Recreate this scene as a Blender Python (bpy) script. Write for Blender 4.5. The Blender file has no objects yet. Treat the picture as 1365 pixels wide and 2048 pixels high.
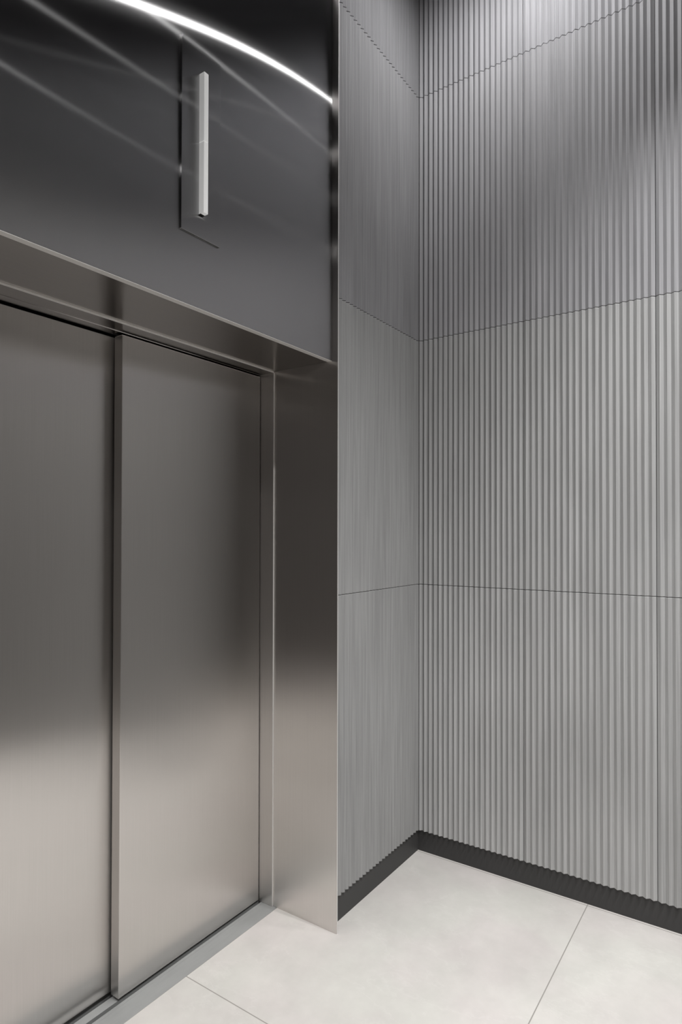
import bpy, bmesh, math, random
from mathutils import Matrix, Vector
random.seed(7)
S = bpy.context.scene
C = S.collection

# ------------------------------------------------------------------ measures
XB = 2.675      # ribbed wall on the right (plane x = XB)
YC = 1.387      # short ribbed wall beside the lift (plane y = YC)
XR = 1.9428     # steel return panel beside the doors
YF = 1.3481     # its free edge
YH = 1.3763     # steel fascia over the doors
YL = 1.6615     # inner door frame starts
YD = 1.7311     # face of the front door leaf
YD2 = 1.781     # face of the rear door leaf
ZS = 2.157      # soffit / top of the doors
XE = 1.2676     # leading edge of the front leaf
XJ = 0.62       # far jamb (out of frame)
ZC = 4.2        # ceiling
YO = -.95      # wall behind the viewer
XO = -3.2
ZB = 0.098
SE1, SE2, SE3 = 1.2611, 2.4205, 3.5909

# ------------------------------------------------------------------ helpers
def link(name, bm, m, parent=None, smooth=False):
    bmesh.ops.recalc_face_normals(bm, faces=bm.faces)
    me = bpy.data.meshes.new(name)
    bm.to_mesh(me); bm.free()
    if smooth:
        for p in me.polygons: p.use_smooth = True
    o = bpy.data.objects.new(name, me)
    C.objects.link(o)
    if m: me.materials.append(m)
    if parent: o.parent = parent
    return o

def box(bm, x0, x1, y0, y1, z0, z1, bevel=0.0, seg=2):
    t = bmesh.new()
    r = bmesh.ops.create_cube(t, size=1.0)
    for v in t.verts:
        v.co.x = x0 if v.co.x < 0 else x1
        v.co.y = y0 if v.co.y < 0 else y1
        v.co.z = z0 if v.co.z < 0 else z1
    if bevel > 0:
        bmesh.ops.bevel(t, geom=t.edges[:], offset=bevel, segments=seg, profile=0.5, affect='EDGES')
    me = bpy.data.meshes.new('tmp'); t.to_mesh(me); t.free()
    bm.from_mesh(me); bpy.data.meshes.remove(me)

def B(name, m, x0, x1, y0, y1, z0, z1, bevel=0.0, parent=None):
    bm = bmesh.new(); box(bm, x0, x1, y0, y1, z0, z1, bevel)
    return link(name, bm, m, parent)

def tag(o, label, cat, kind=None, group=None):
    o['label'] = label; o['category'] = cat
    if kind: o['kind'] = kind
    if group: o['group'] = group
    return o

# ------------------------------------------------------------------ materials
def newmat(name):
    m = bpy.data.materials.new(name); m.use_nodes = True
    nt = m.node_tree; nt.nodes.clear()
    out = nt.nodes.new('ShaderNodeOutputMaterial')
    return m, nt, out

def N(nt, t, **kw):
    n = nt.nodes.new(t)
    for k, v in kw.items():
        if k in n.inputs: n.inputs[k].default_value = v
        else: setattr(n, k, v)
    return n

def streak(nt, scale, detail=3.0, rough=0.6):
    """noise in world space, stretched by the scale vector"""
    geo = N(nt, 'ShaderNodeNewGeometry')
    mp = N(nt, 'ShaderNodeMapping'); mp.inputs['Scale'].default_value = scale
    nt.links.new(geo.outputs['Position'], mp.inputs['Vector'])
    no = N(nt, 'ShaderNodeTexNoise'); no.inputs['Scale'].default_value = 1.0
    no.inputs['Detail'].default_value = detail; no.inputs['Roughness'].default_value = rough
    nt.links.new(mp.outputs[0], no.inputs['Vector'])
    return no.outputs['Fac']

def rng(nt, fac, a, b, lo=0.3, hi=0.7):
    r = N(nt, 'ShaderNodeMapRange')
    r.inputs['From Min'].default_value = lo; r.inputs['From Max'].default_value = hi
    r.inputs['To Min'].default_value = a; r.inputs['To Max'].default_value = b
    nt.links.new(fac, r.inputs['Value'])
    return r.outputs[0]

def steel(name, col, lobes, tan=(0, 0, 1), brush=(900, 900, 3)):
    """brushed stainless steel: stacked stretched lobes (spread across grain, spread along grain, weight, distribution)"""
    m, nt, out = newmat(name)
    t = N(nt, 'ShaderNodeCombineXYZ')
    for i in range(3): t.inputs[i].default_value = tan[i]
    tone = rng(nt, streak(nt, brush, 2.0), 0.97, 1.03)
    mix = N(nt, 'ShaderNodeMix', data_type='RGBA', blend_type='MULTIPLY')
    mix.inputs[0].default_value = 1.0
    mix.inputs[6].default_value = (*col, 1)
    nt.links.new(tone, mix.inputs[7])
    prev, tot = None, 0.0
    for a, b, w, dist in lobes:
        g = N(nt, 'ShaderNodeBsdfAnisotropic')
        g.distribution = dist
        al = math.sqrt(a * b)
        g.inputs['Roughness'].default_value = math.sqrt(al)
        g.inputs['Anisotropy'].default_value = 1 - b / al
        nt.links.new(mix.outputs[2], g.inputs['Color'])
        nt.links.new(t.outputs[0], g.inputs['Tangent'])
        tot += w
        if prev is None: prev = g.outputs[0]; continue
        ms = N(nt, 'ShaderNodeMixShader'); ms.inputs[0].default_value = w / tot
        nt.links.new(prev, ms.inputs[1]); nt.links.new(g.outputs[0], ms.inputs[2])
        prev = ms.outputs[0]
    nt.links.new(prev, out.inputs[0])
    return m

DOORC = (0.70, 0.675, 0.655)
HEADC = (0.60, 0.60, 0.605)
M = {}
BK, GG = 'BECKMANN', 'GGX'
M['door_steel'] = steel('brushed_steel_door', DOORC, [(.22, .022, .65, GG), (.30, .07, .35, GG)])
M['frame_steel'] = steel('brushed_steel_frame', DOORC, [(.20, .04, .6, GG), (.30, .10, .4, GG)])
M['soffit_steel'] = steel('brushed_steel_soffit', DOORC, [(.06, .025, .7, BK), (.12, .05, .3, BK)], tan=(1, 0, 0), brush=(3, 900, 900))
M['head_steel'] = steel('polished_steel_fascia', HEADC, [(.45, .0035, .70, BK), (.45, .012, .12, BK), (.55, .003, .12, GG)])
M['return_steel'] = steel('brushed_steel_return', DOORC, [(.20, .012, .5, BK), (.30, .05, .2, BK), (.75, .012, .50, BK)])

def plain(name, col, rough=.6, spec=.4, metal=0.0):
    m, nt, out = newmat(name)
    p = N(nt, 'ShaderNodeBsdfPrincipled')
    p.inputs['Base Color'].default_value = (*col, 1); p.inputs['Roughness'].default_value = rough
    p.inputs['Specular IOR Level'].default_value = spec; p.inputs['Metallic'].default_value = metal
    nt.links.new(p.outputs[0], out.inputs[0])
    return m
M['edge'] = plain('cut_steel_edge', (.80, .79, .77), .4, .5, .3)
M['gap'] = plain('gap_shade', (.012, .011, .010), .8, .2)  # near-black that puts the shade of gaps into the colour
M['ceiling'] = plain('dark_ceiling', (.06, .06, .064), .8, .2)
M['far_wall'] = plain('far_wall_grey', (.088, .083, .080), .8, .2)
M['backing'] = plain('dark_backing', (.02, .02, .02), .9, .1)

# ribbed concrete
def concrete():
    m, nt, out = newmat('ribbed_concrete')
    p = N(nt, 'ShaderNodeBsdfPrincipled'); p.inputs['Roughness'].default_value = .62
    p.inputs['Specular IOR Level'].default_value = .35
    fine = rng(nt, streak(nt, (160, 160, 2.2), 3.0), .86, 1.13)
    mid = rng(nt, streak(nt, (14, 14, 1.1), 3.0), .95, 1.05)
    big = rng(nt, streak(nt, (1.6, 1.6, 1.1), 2.0), .93, 1.07)
    a = N(nt, 'ShaderNodeMath', operation='MULTIPLY'); nt.links.new(fine, a.inputs[0]); nt.links.new(mid, a.inputs[1])
    b = N(nt, 'ShaderNodeMath', operation='MULTIPLY'); nt.links.new(a.outputs[0], b.inputs[0]); nt.links.new(big, b.inputs[1])
    oi = N(nt, 'ShaderNodeObjectInfo')
    mix = N(nt, 'ShaderNodeMix', data_type='RGBA', blend_type='MULTIPLY'); mix.inputs[0].default_value = 1.0
    nt.links.new(oi.outputs['Color'], mix.inputs[6]); nt.links.new(b.outputs[0], mix.inputs[7])
    nt.links.new(mix.outputs[2], p.inputs['Base Color'])
    bp = N(nt, 'ShaderNodeBump'); bp.inputs['Strength'].default_value = .25; bp.inputs['Distance'].default_value = .002
    nt.links.new(streak(nt, (300, 300, 14), 3.0), bp.inputs['Height']); nt.links.new(bp.outputs[0], p.inputs['Normal'])
    nt.links.new(p.outputs[0], out.inputs[0])
    return m
M['concrete'] = concrete()

# floor: large pale porcelain tiles, joints at x = 1.47 + n*1.2, y = 0.62 + n*1.2
def floor_mat():
    m, nt, out = newmat('pale_stone_tile')
    p = N(nt, 'ShaderNodeBsdfPrincipled'); p.inputs['Roughness'].default_value = .55
    p.inputs['Specular IOR Level'].default_value = .35
    geo = N(nt, 'ShaderNodeNewGeometry'); sep = N(nt, 'ShaderNodeSeparateXYZ')
    nt.links.new(geo.outputs['Position'], sep.inputs[0])
    def joint(o, off):
        a = N(nt, 'ShaderNodeMath', operation='ADD'); a.inputs[1].default_value = 12 - off + .6
        nt.links.new(o, a.inputs[0])
        b = N(nt, 'ShaderNodeMath', operation='MODULO'); b.inputs[1].default_value = 1.2
        nt.links.new(a.outputs[0], b.inputs[0])
        c = N(nt, 'ShaderNodeMath', operation='SUBTRACT'); c.inputs[1].default_value = .6
        nt.links.new(b.outputs[0], c.inputs[0])
        d = N(nt, 'ShaderNodeMath', operation='ABSOLUTE'); nt.links.new(c.outputs[0], d.inputs[0])
        return d.outputs[0]
    dx = joint(sep.outputs[0], 1.47); dy = joint(sep.outputs[1], .62)
    mn = N(nt, 'ShaderNodeMath', operation='MINIMUM'); nt.links.new(dx, mn.inputs[0]); nt.links.new(dy, mn.inputs[1])
    jf = rng(nt, mn.outputs[0], 1.0, 0.0, .0013, .0023)
    n1 = streak(nt, (1.8, 1.8, 1), 5.0, .62)
    n2 = streak(nt, (9, 9, 1), 6.0, .65)
    r1 = N(nt, 'ShaderNodeValToRGB')
    r1.color_ramp.elements[0].position = .35; r1.color_ramp.elements[0].color = (.545, .535, .522, 1)
    r1.color_ramp.elements[1].position = .65; r1.color_ramp.elements[1].color = (.625, .614, .60, 1)
    nt.links.new(n1, r1.inputs[0])
    v = rng(nt, n2, .95, 1.04)
    mx = N(nt, 'ShaderNodeMix', data_type='RGBA', blend_type='MULTIPLY'); mx.inputs[0].default_value = 1
    nt.links.new(r1.outputs[0], mx.inputs[6]); nt.links.new(v, mx.inputs[7])
    # soft warm and greenish clouding and thin pale veins of the stone print
    n3 = streak(nt, (3.1, 3.1, 1), 3.0, .5)
    r3 = N(nt, 'ShaderNodeValToRGB')
    r3.color_ramp.elements[0].position = .36; r3.color_ramp.elements[0].color = (1.0, 1.0, .965, 1)
    r3.color_ramp.elements[1].position = .62; r3.color_ramp.elements[1].color = (1.0, .965, .955, 1)
    nt.links.new(n3, r3.inputs[0])
    m3 = N(nt, 'ShaderNodeMix', data_type='RGBA', blend_type='MULTIPLY'); m3.inputs[0].default_value = 1
    nt.links.new(mx.outputs[2], m3.inputs[6]); nt.links.new(r3.outputs[0], m3.inputs[7])
    n4 = streak(nt, (4.2, 2.0, 1), 7.0, .62)
    a4 = N(nt, 'ShaderNodeMath', operation='SUBTRACT'); a4.inputs[1].default_value = .5; nt.links.new(n4, a4.inputs[0])
    b4 = N(nt, 'ShaderNodeMath', operation='ABSOLUTE'); nt.links.new(a4.outputs[0], b4.inputs[0])
    vein = rng(nt, b4.outputs[0], .022, 0.0, 0.0, .012)
    m4 = N(nt, 'ShaderNodeMix', data_type='RGBA', blend_type='ADD'); m4.inputs[0].default_value = 1
    nt.links.new(m3.outputs[2], m4.inputs[6]); nt.links.new(vein, m4.inputs[7]); mx = m4
    mj = N(nt, 'ShaderNodeMix', data_type='RGBA'); mj.inputs[7].default_value = (.30, .285, .265, 1)
    nt.links.new(jf, mj.inputs[0]); nt.links.new(mx.outputs[2], mj.inputs[6])
    nt.links.new(mj.outputs[2], p.inputs['Base Color'])
    nt.links.new(p.outputs[0], out.inputs[0])
    return m
M['floor'] = floor_mat()

def sill_mat():
    m, nt, out = newmat('matt_aluminium')
    p = N(nt, 'ShaderNodeBsdfPrincipled'); p.inputs['Roughness'].default_value = .5; p.inputs['Metallic'].default_value = .35
    v = rng(nt, streak(nt, (6, 30, 6), 4.0), .95, 1.05)
    mx = N(nt, 'ShaderNodeMix', data_type='RGBA', blend_type='MULTIPLY'); mx.inputs[0].default_value = 1
    mx.inputs[6].default_value = (.37, .378, .375, 1); nt.links.new(v, mx.inputs[7])
    nt.links.new(mx.outputs[2], p.inputs['Base Color']); nt.links.new(p.outputs[0], out.inputs[0])
    return m
M['sill'] = sill_mat()

def base_mat():
    m, nt, out = newmat('charcoal_baseboard')
    p = N(nt, 'ShaderNodeBsdfPrincipled'); p.inputs['Roughness'].default_value = .45
    p.inputs['Base Color'].default_value = (.072, .071, .071, 1); p.inputs['Specular IOR Level'].default_value = .12
    nt.links.new(p.outputs[0], out.inputs[0]); return m
M['base'] = base_mat()

def acrylic():
    m, nt, out = newmat('white_translucent_acrylic')
    p = N(nt, 'ShaderNodeBsdfPrincipled'); p.inputs['Roughness'].default_value = .25
    p.inputs['Base Color'].default_value = (.86, .86, .85, 1)
    p.inputs['Subsurface Weight'].default_value = .4
    p.inputs['Subsurface Radius'].default_value = (.02, .02, .02)
    p.inputs['Subsurface Scale'].default_value = .4
    p.inputs['Emission Color'].default_value = (1, 1, 1, 1); p.inputs['Emission Strength'].default_value = .19
    nt.links.new(p.outputs[0], out.inputs[0]); return m
M['acrylic'] = acrylic()

def emit(name, s, col=(1, .99, .98)):
    m, nt, out = newmat(name)
    e = N(nt, 'ShaderNodeEmission'); e.inputs[0].default_value = (*col, 1); e.inputs[1].default_value = s
    nt.links.new(e.outputs[0], out.inputs[0]); return m

# ------------------------------------------------------------------ the shell
bm = bmesh.new()
box(bm, XO, XB + .1, YO, 1.64, -.1, 0); box(bm, XO, XJ - .0, 1.64, 1.9, -.1, 0); box(bm, XR + .002, XB + .1, 1.64, 1.9, -.1, 0)
o = link('floor', bm, M['floor'])
tag(o, 'pale beige large-format stone tile floor with thin joints', 'floor', 'structure')

o = B('ceiling', M['ceiling'], XO, XB + .1, YO, 1.9, ZC, ZC + .1)
tag(o, 'dark plain ceiling over the lift lobby', 'ceiling', 'structure')

o = B('wall_front', M['far_wall'], XO, XB + .1, YO - .1, YO, 0, ZC)
tag(o, 'plain grey wall facing the lift doors', 'wall', 'structure')
o = B('wall_far', M['far_wall'], XO - .1, XO, YO, 1.9, 0, ZC)
o.name = 'wall_left'
tag(o, 'plain grey end wall of the lobby', 'wall', 'structure')

# ribbed panels -------------------------------------------------------------
DEP = .0098
def rib_panel(length, z0, z1, n, flip=False):
    """trapezoid-triangular ribs; local x runs along the wall, local -y faces the room"""
    bm = bmesh.new()
    pts = []
    p = length / n
    for i in range(n):
        a = i * p
        # valley flat, rise, crest flat, fall
        for f, d in ((0.0, 0.0), (.02, 0.0), (.46, .96), (.485, 1.0), (.525, 1.0), (.55, .96), (.985, 0.0)):
            pts.append((a + f * p, -d * DEP))
    pts[0] = (0.0, 0.0)
    pts.append((length, 0.0))
    bk = .012
    zs = [z0, z0 + .0012, z1 - .0012, z1]
    rows = []
    for k, z in enumerate(zs):
        ins = .0008 if k in (0, 3) else 0.0
        rows.append([bm.verts.new((x, y + ins, z)) for x, y in pts])
    for k in range(3):
        for i in range(len(pts) - 1):
            bm.faces.new((rows[k][i], rows[k][i + 1], rows[k + 1][i + 1], rows[k + 1][i]))
    # back, sides, top and bottom
    b0 = [bm.verts.new((pts[0][0], bk, z)) for z in zs]; b1 = [bm.verts.new((pts[-1][0], bk, z)) for z in zs]
    bm.faces.new((b0[0], b0[1], b0[2], b0[3], b1[3], b1[2], b1[1], b1[0]))
    bm.faces.new([rows[k][0] for k in range(4)] + b0[::-1])
    bm.faces.new([rows[k][-1] for k in range(4)] + b1[::-1])
    bm.faces.new(rows[0] + [b1[0], b0[0]])
    bm.faces.new(rows[3] + [b1[3], b0[3]])
    return bm

G = .0012
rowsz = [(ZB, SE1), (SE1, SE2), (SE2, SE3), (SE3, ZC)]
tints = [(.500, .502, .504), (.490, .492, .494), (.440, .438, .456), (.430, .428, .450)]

wr = B('wall_right', M['backing'], XB + .014, XB + .1, YO, YC + .1, 0, ZC)
tag(wr, 'long ribbed grey concrete panel wall on the right', 'wall', 'structure')
cols = [(YC + .0045 + G, .882), (.882, .364), (.364, -.154), (-.154, -.672), (-.672, YO)]
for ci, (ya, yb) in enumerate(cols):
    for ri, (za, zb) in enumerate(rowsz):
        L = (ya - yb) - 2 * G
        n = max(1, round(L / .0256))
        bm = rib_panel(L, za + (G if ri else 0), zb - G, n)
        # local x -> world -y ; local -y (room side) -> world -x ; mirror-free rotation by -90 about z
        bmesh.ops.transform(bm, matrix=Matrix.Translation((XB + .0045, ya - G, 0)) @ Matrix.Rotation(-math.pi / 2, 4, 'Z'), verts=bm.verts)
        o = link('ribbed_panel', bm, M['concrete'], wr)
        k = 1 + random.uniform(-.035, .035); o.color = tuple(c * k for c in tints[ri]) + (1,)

wb = B('wall_back', M['backing'], XR + .02, XB + .1, YC + .014, YC + .1, 0, ZC)
tag(wb, 'short ribbed grey concrete wall between steel return and corner', 'wall', 'structure')
for ri, (za, zb) in enumerate(rowsz):
    L = XB + .0045 - (XR + .012)
    bm = rib_panel(L, za + (G if ri else 0), zb - G, 28)
    bmesh.ops.transform(bm, matrix=Matrix.Translation((XR + .012, YC + .0045, 0)), verts=bm.verts)
    o = link('ribbed_panel', bm, M['concrete'], wb)
    k = (.70, .76, .70, .66)[ri] + random.uniform(-.02, .02); o.color = tuple(c * k for c in tints[ri]) + (1,)  # short wall coloured darker than the long one, imitating its weaker light

o = B('baseboard_right', M['base'], XB + .006, XB + .02, YO, YC + .003, 0, ZB + .004)
tag(o, 'flat charcoal baseboard recessed under the right ribbed wall', 'baseboard', 'structure')
o = B('baseboard_back', M['base'], XR + .012, XB + .006, YC + .003, YC + .02, 0, ZB + .004)
tag(o, 'flat charcoal baseboard recessed under the short ribbed wall', 'baseboard', 'structure')

# steel fascia over the doors ------------------------------------------------
wd = B('wall_lift_side', M['head_steel'], XO, XR - .0005, YH, YH + .02, ZS + .002, ZC)
wd.name = 'wall_lift'
tag(wd, 'dark polished steel fascia above the lift doors', 'wall', 'structure')
B('soffit', M['soffit_steel'], XJ, XR - .0005, YH + .0006, YL, ZS + .0005, ZS + .02, 0, wd)
B('edge_strip', M['edge'], XO, XR - .001, YH - .0006, YH + .02, ZS - .0004, ZS + .0009, 0, wd)
# wall on the far side of the doors, out of frame
B('side_cladding', M['head_steel'], XO, XJ, YH, YH + .02, 0, ZS - .001, 0, wd)

# return panel ---------------------------------------------------------------
o = B('trim_1', M['return_steel'], XR, XR + .0050, YF + .0008, YL + .01, 0, ZC)
tag(o, 'tall brushed steel return panel between the lift doors and ribbed wall', 'trim', 'structure')
B('edge_strip', M['edge'], XR + .0004, XR + .0050, YF, YF + .0008, 0, ZC, 0, o)
o = B('trim_2', M['return_steel'], XJ - .006, XJ, YH, YL + .01, 0, ZS)
tag(o, 'brushed steel return panel on the far side of the doors', 'trim', 'structure')

# inner frame ----------------------------------------------------------------
bm = bmesh.new()
box(bm, XR - .0055, XR + .03, YL, YD2 + .05, 0.001, ZS + .02)
box(bm, XJ - .03, XJ + .0055, YL, YD2 + .05, 0.001, ZS + .02)
o = link('trim_3', bm, M['frame_steel'])
tag(o, 'narrow brushed steel inner frame around the lift doors', 'trim', 'structure')
hd = B('head_rail', M['soffit_steel'], XJ + .0055, XR - .0055, YL, YD + .0005, ZS - .005, ZS + .02, 0, o)
B('head_rail', M['soffit_steel'], XJ + .0055, XR - .0055, YD + .0005, YD2 - .004, ZS - .0095 + .003, ZS + .02, 0, o)
B('edge_strip', M['edge'], XR - .0058, XR + .0005, YL - .0005, YL + .0005, 0.001, ZS - .005, 0, o)
B('edge_strip', M['edge'], XJ + .0055, XR - .0058, YL - .0006, YL + .0005, ZS - .0052, ZS + .0004, 0, o)

# doors ------------------------------------------------------------------------
ZT = ZS - .0125
o = B('door_1', M['door_steel'], XE, XR - .0085, YD, YD + .040, .006, ZT, .0018)
tag(o, 'brushed steel lift door leaf nearer the return panel, standing proud', 'door', 'structure')
o = B('door_2', M['door_steel'], XJ + .008, XE + .04, YD2, YD2 + .035, .006, ZT, .0018)
tag(o, 'brushed steel lift door leaf set back at the left edge', 'door', 'structure')
o = B('shaft_shade', M['gap'], XJ - .03, XR + .04, YD2 + .045, YD2 + .06, -.05, ZS + .05)  # black sheet in place of the unlit shaft
tag(o, 'black sheet standing in for the darkness behind the lift door leaves', 'shaft', 'structure')

# sill -----------------------------------------------------------------------------
root = bpy.data.objects.new('lift_sill', None); C.objects.link(root); root.location = (1.28, 1.72, 0)
tag(root, 'light grey aluminium sill with guide grooves under the steel lift doors', 'door sill')
def sp(name, m, x0, x1, y0, y1, z0, z1, bev=0):
    ob = B(name, m, x0 - 1.28, x1 - 1.28, y0 - 1.72, y1 - 1.72, z0, z1, bev, root); return ob
x0, x1 = XJ + .002, XR - .0005
sp('nosing', M['sill'], x0, x1, 1.6405, 1.708, -.03, .0005, .0006)
sp('guide_rail', M['sill'], x0, x1, 1.7095, 1.7215, -.03, -.0005, .0006)
sp('guide_rail', M['sill'], x0, x1, 1.7365, 1.7675, -.03, -.001, .0006)
sp('guide_rail', M['sill'], x0, x1, 1.7900, 1.826, -.03, -.001, .0006)
sp('groove_bed', M['gap'], x0, x1, 1.6405, 1.826, -.04, -.028)

# hall lantern -----------------------------------------------------------------------
PX0, PX1, PZ0, PZ1 = 1.196, 1.3485, 2.364, 2.920
root = bpy.data.objects.new('lift_arrival_lamp', None); C.objects.link(root); root.location = (1.272, YH, 2.64)
tag(root, 'vertical white acrylic arrival lamp on a steel plate above the lift doors', 'lift indicator')
def lp(name, m, a, b, c, d, e, f, bev=0, parent=None):
    bm = bmesh.new(); box(bm, a - 1.272, b - 1.272, c - YH, d - YH, e - 2.64, f - 2.64, bev)
    return link(name, bm, m, parent or root)
plate = lp('mounting_plate', M['head_steel'], PX0, PX1, YH - .0055, YH - .0001, PZ0, PZ1, .0011)
LX0, LX1, LY = 1.2620, 1.2790, YH - .0055
lens = lp('upper_lens', M['acrylic'], LX0, LX1, LY - .0205, LY, 2.6400, 2.8420, .0007)
lens['label'] = 'white upper lens'
lens = lp('lower_lens', M['acrylic'], LX0, LX1, LY - .0205, LY, 2.4305, 2.6392, .0007)
lens['label'] = 'white lower lens'

lp('lens_shadow', M['gap'], LX0 + .0004, LX1 - .0004, LY - .007, LY, 2.4292, 2.4305)  # dark strip drawing the shadow line beneath the lens

# ceiling downlights -----------------------------------------------------------------
def ring(bm, r0, r1, z0, z1, n=40):
    vs = []
    for k in range(n):
        a = 2 * math.pi * k / n; c, s = math.cos(a), math.sin(a)
        vs.append([bm.verts.new((r * c, r * s, z)) for r, z in ((r0, z1), (r0, z0), (r1, z0), (r1, z1))])
    for k in range(n):
        A, D = vs[k], vs[(k + 1) % n]
        for j in range(4):
            bm.faces.new((A[j], A[(j + 1) % 4], D[(j + 1) % 4], D[j]))
POW = 1.0
spots = [(1.66, -.10, 640), (.56, -.14, 220), (.02, -.42, 90), (-1.30, -.18, 480), (2.08, -.48, 5), (2.20, .76, 500)]  # the lamp before the last is added to shade the long wall's ribs
emats = {}
LAMPS = ['small round ceiling downlight nearest the long ribbed wall', 'small round ceiling downlight in front of the right door leaf',
         'small round ceiling downlight level with the far jamb', 'small round ceiling downlight nearest the plain end wall',
         'added round ceiling downlight by the facing wall, for rib contrast', 'small round ceiling downlight over the ribbed corner']
for i, (x, y, s) in enumerate(spots):
    r = bpy.data.objects.new('recessed_downlight', None); C.objects.link(r); r.location = (x, y, ZC)
    tag(r, LAMPS[i], 'ceiling light', None, 'ceiling downlights')
    bm = bmesh.new(); ring(bm, .017, .045, -.004, 0.0); link('trim_ring', bm, M['edge'], r)
    if s not in emats: emats[s] = emit('downlight_glow', s * POW)
    bm = bmesh.new(); bmesh.ops.create_circle(bm, cap_ends=True, radius=.017, segments=32)
    for v in bm.verts: v.co.z = -.0015
    bm.faces.ensure_lookup_table()
    if bm.faces[0].normal.z > 0: bm.faces[0].normal_flip()
    me = bpy.data.meshes.new('diffuser'); bm.to_mesh(me); bm.free(); me.materials.append(emats[s])
    d = bpy.data.objects.new('diffuser', me); C.objects.link(d); d.parent = r

def spot(x, y, e, deg=100, blend=.5):
    l = bpy.data.lights.new('downlight_beam', 'SPOT'); l.energy = e; l.spot_size = math.radians(deg); l.spot_blend = blend
    l.shadow_soft_size = .03; l.color = (1, .993, .983)
    ob = bpy.data.objects.new('downlight_beam', l); C.objects.link(ob); ob.location = (x, y, ZC - .012)
for (x, y, s), e, dg, bl in zip(spots, (215, 225, 195, 110, 280, 52), (100, 104, 104, 100, 92, 172), (1.0, .9, .9, .8, 1.0, 1.0)):
    spot(x, y, e, dg, bl)

w = bpy.data.worlds.new('World'); S.world = w; w.use_nodes = True
w.node_tree.nodes['Background'].inputs[0].default_value = (.5, .5, .52, 1)
w.node_tree.nodes['Background'].inputs[1].default_value = .1

# camera -------------------------------------------------------------------------------
f, yaw, pitch, roll, sx, sy = 1254.07, 34.5465, .6514, .1182, -2.2073, 29.2745
a, pt, ro = map(math.radians, (yaw, pitch, roll))
F = Vector((math.cos(a) * math.cos(pt), math.sin(a) * math.cos(pt), math.sin(pt)))
R = Vector((math.sin(a), -math.cos(a), 0)); U = R.cross(F)
R2 = R * math.cos(ro) + U * math.sin(ro); U2 = -R * math.sin(ro) + U * math.cos(ro)
cam = bpy.data.cameras.new('camera'); co = bpy.data.objects.new('camera', cam); C.objects.link(co)
mat = Matrix.Identity(4)
for i in range(3):
    mat[i][0] = R2[i]; mat[i][1] = U2[i]; mat[i][2] = -F[i]
mat.translation = Vector((0, 0, 1.5))
co.matrix_world = mat
cam.sensor_fit = 'VERTICAL'; cam.sensor_height = 36; cam.lens = f / 2048 * 36
cam.shift_x = -sx / 2048; cam.shift_y = sy / 2048
cam.clip_start = .02
S.camera = co
S.view_settings.view_transform = 'Standard'; S.view_settings.look = 'None'
S.view_settings.exposure = 0.0; S.view_settings.gamma = 1
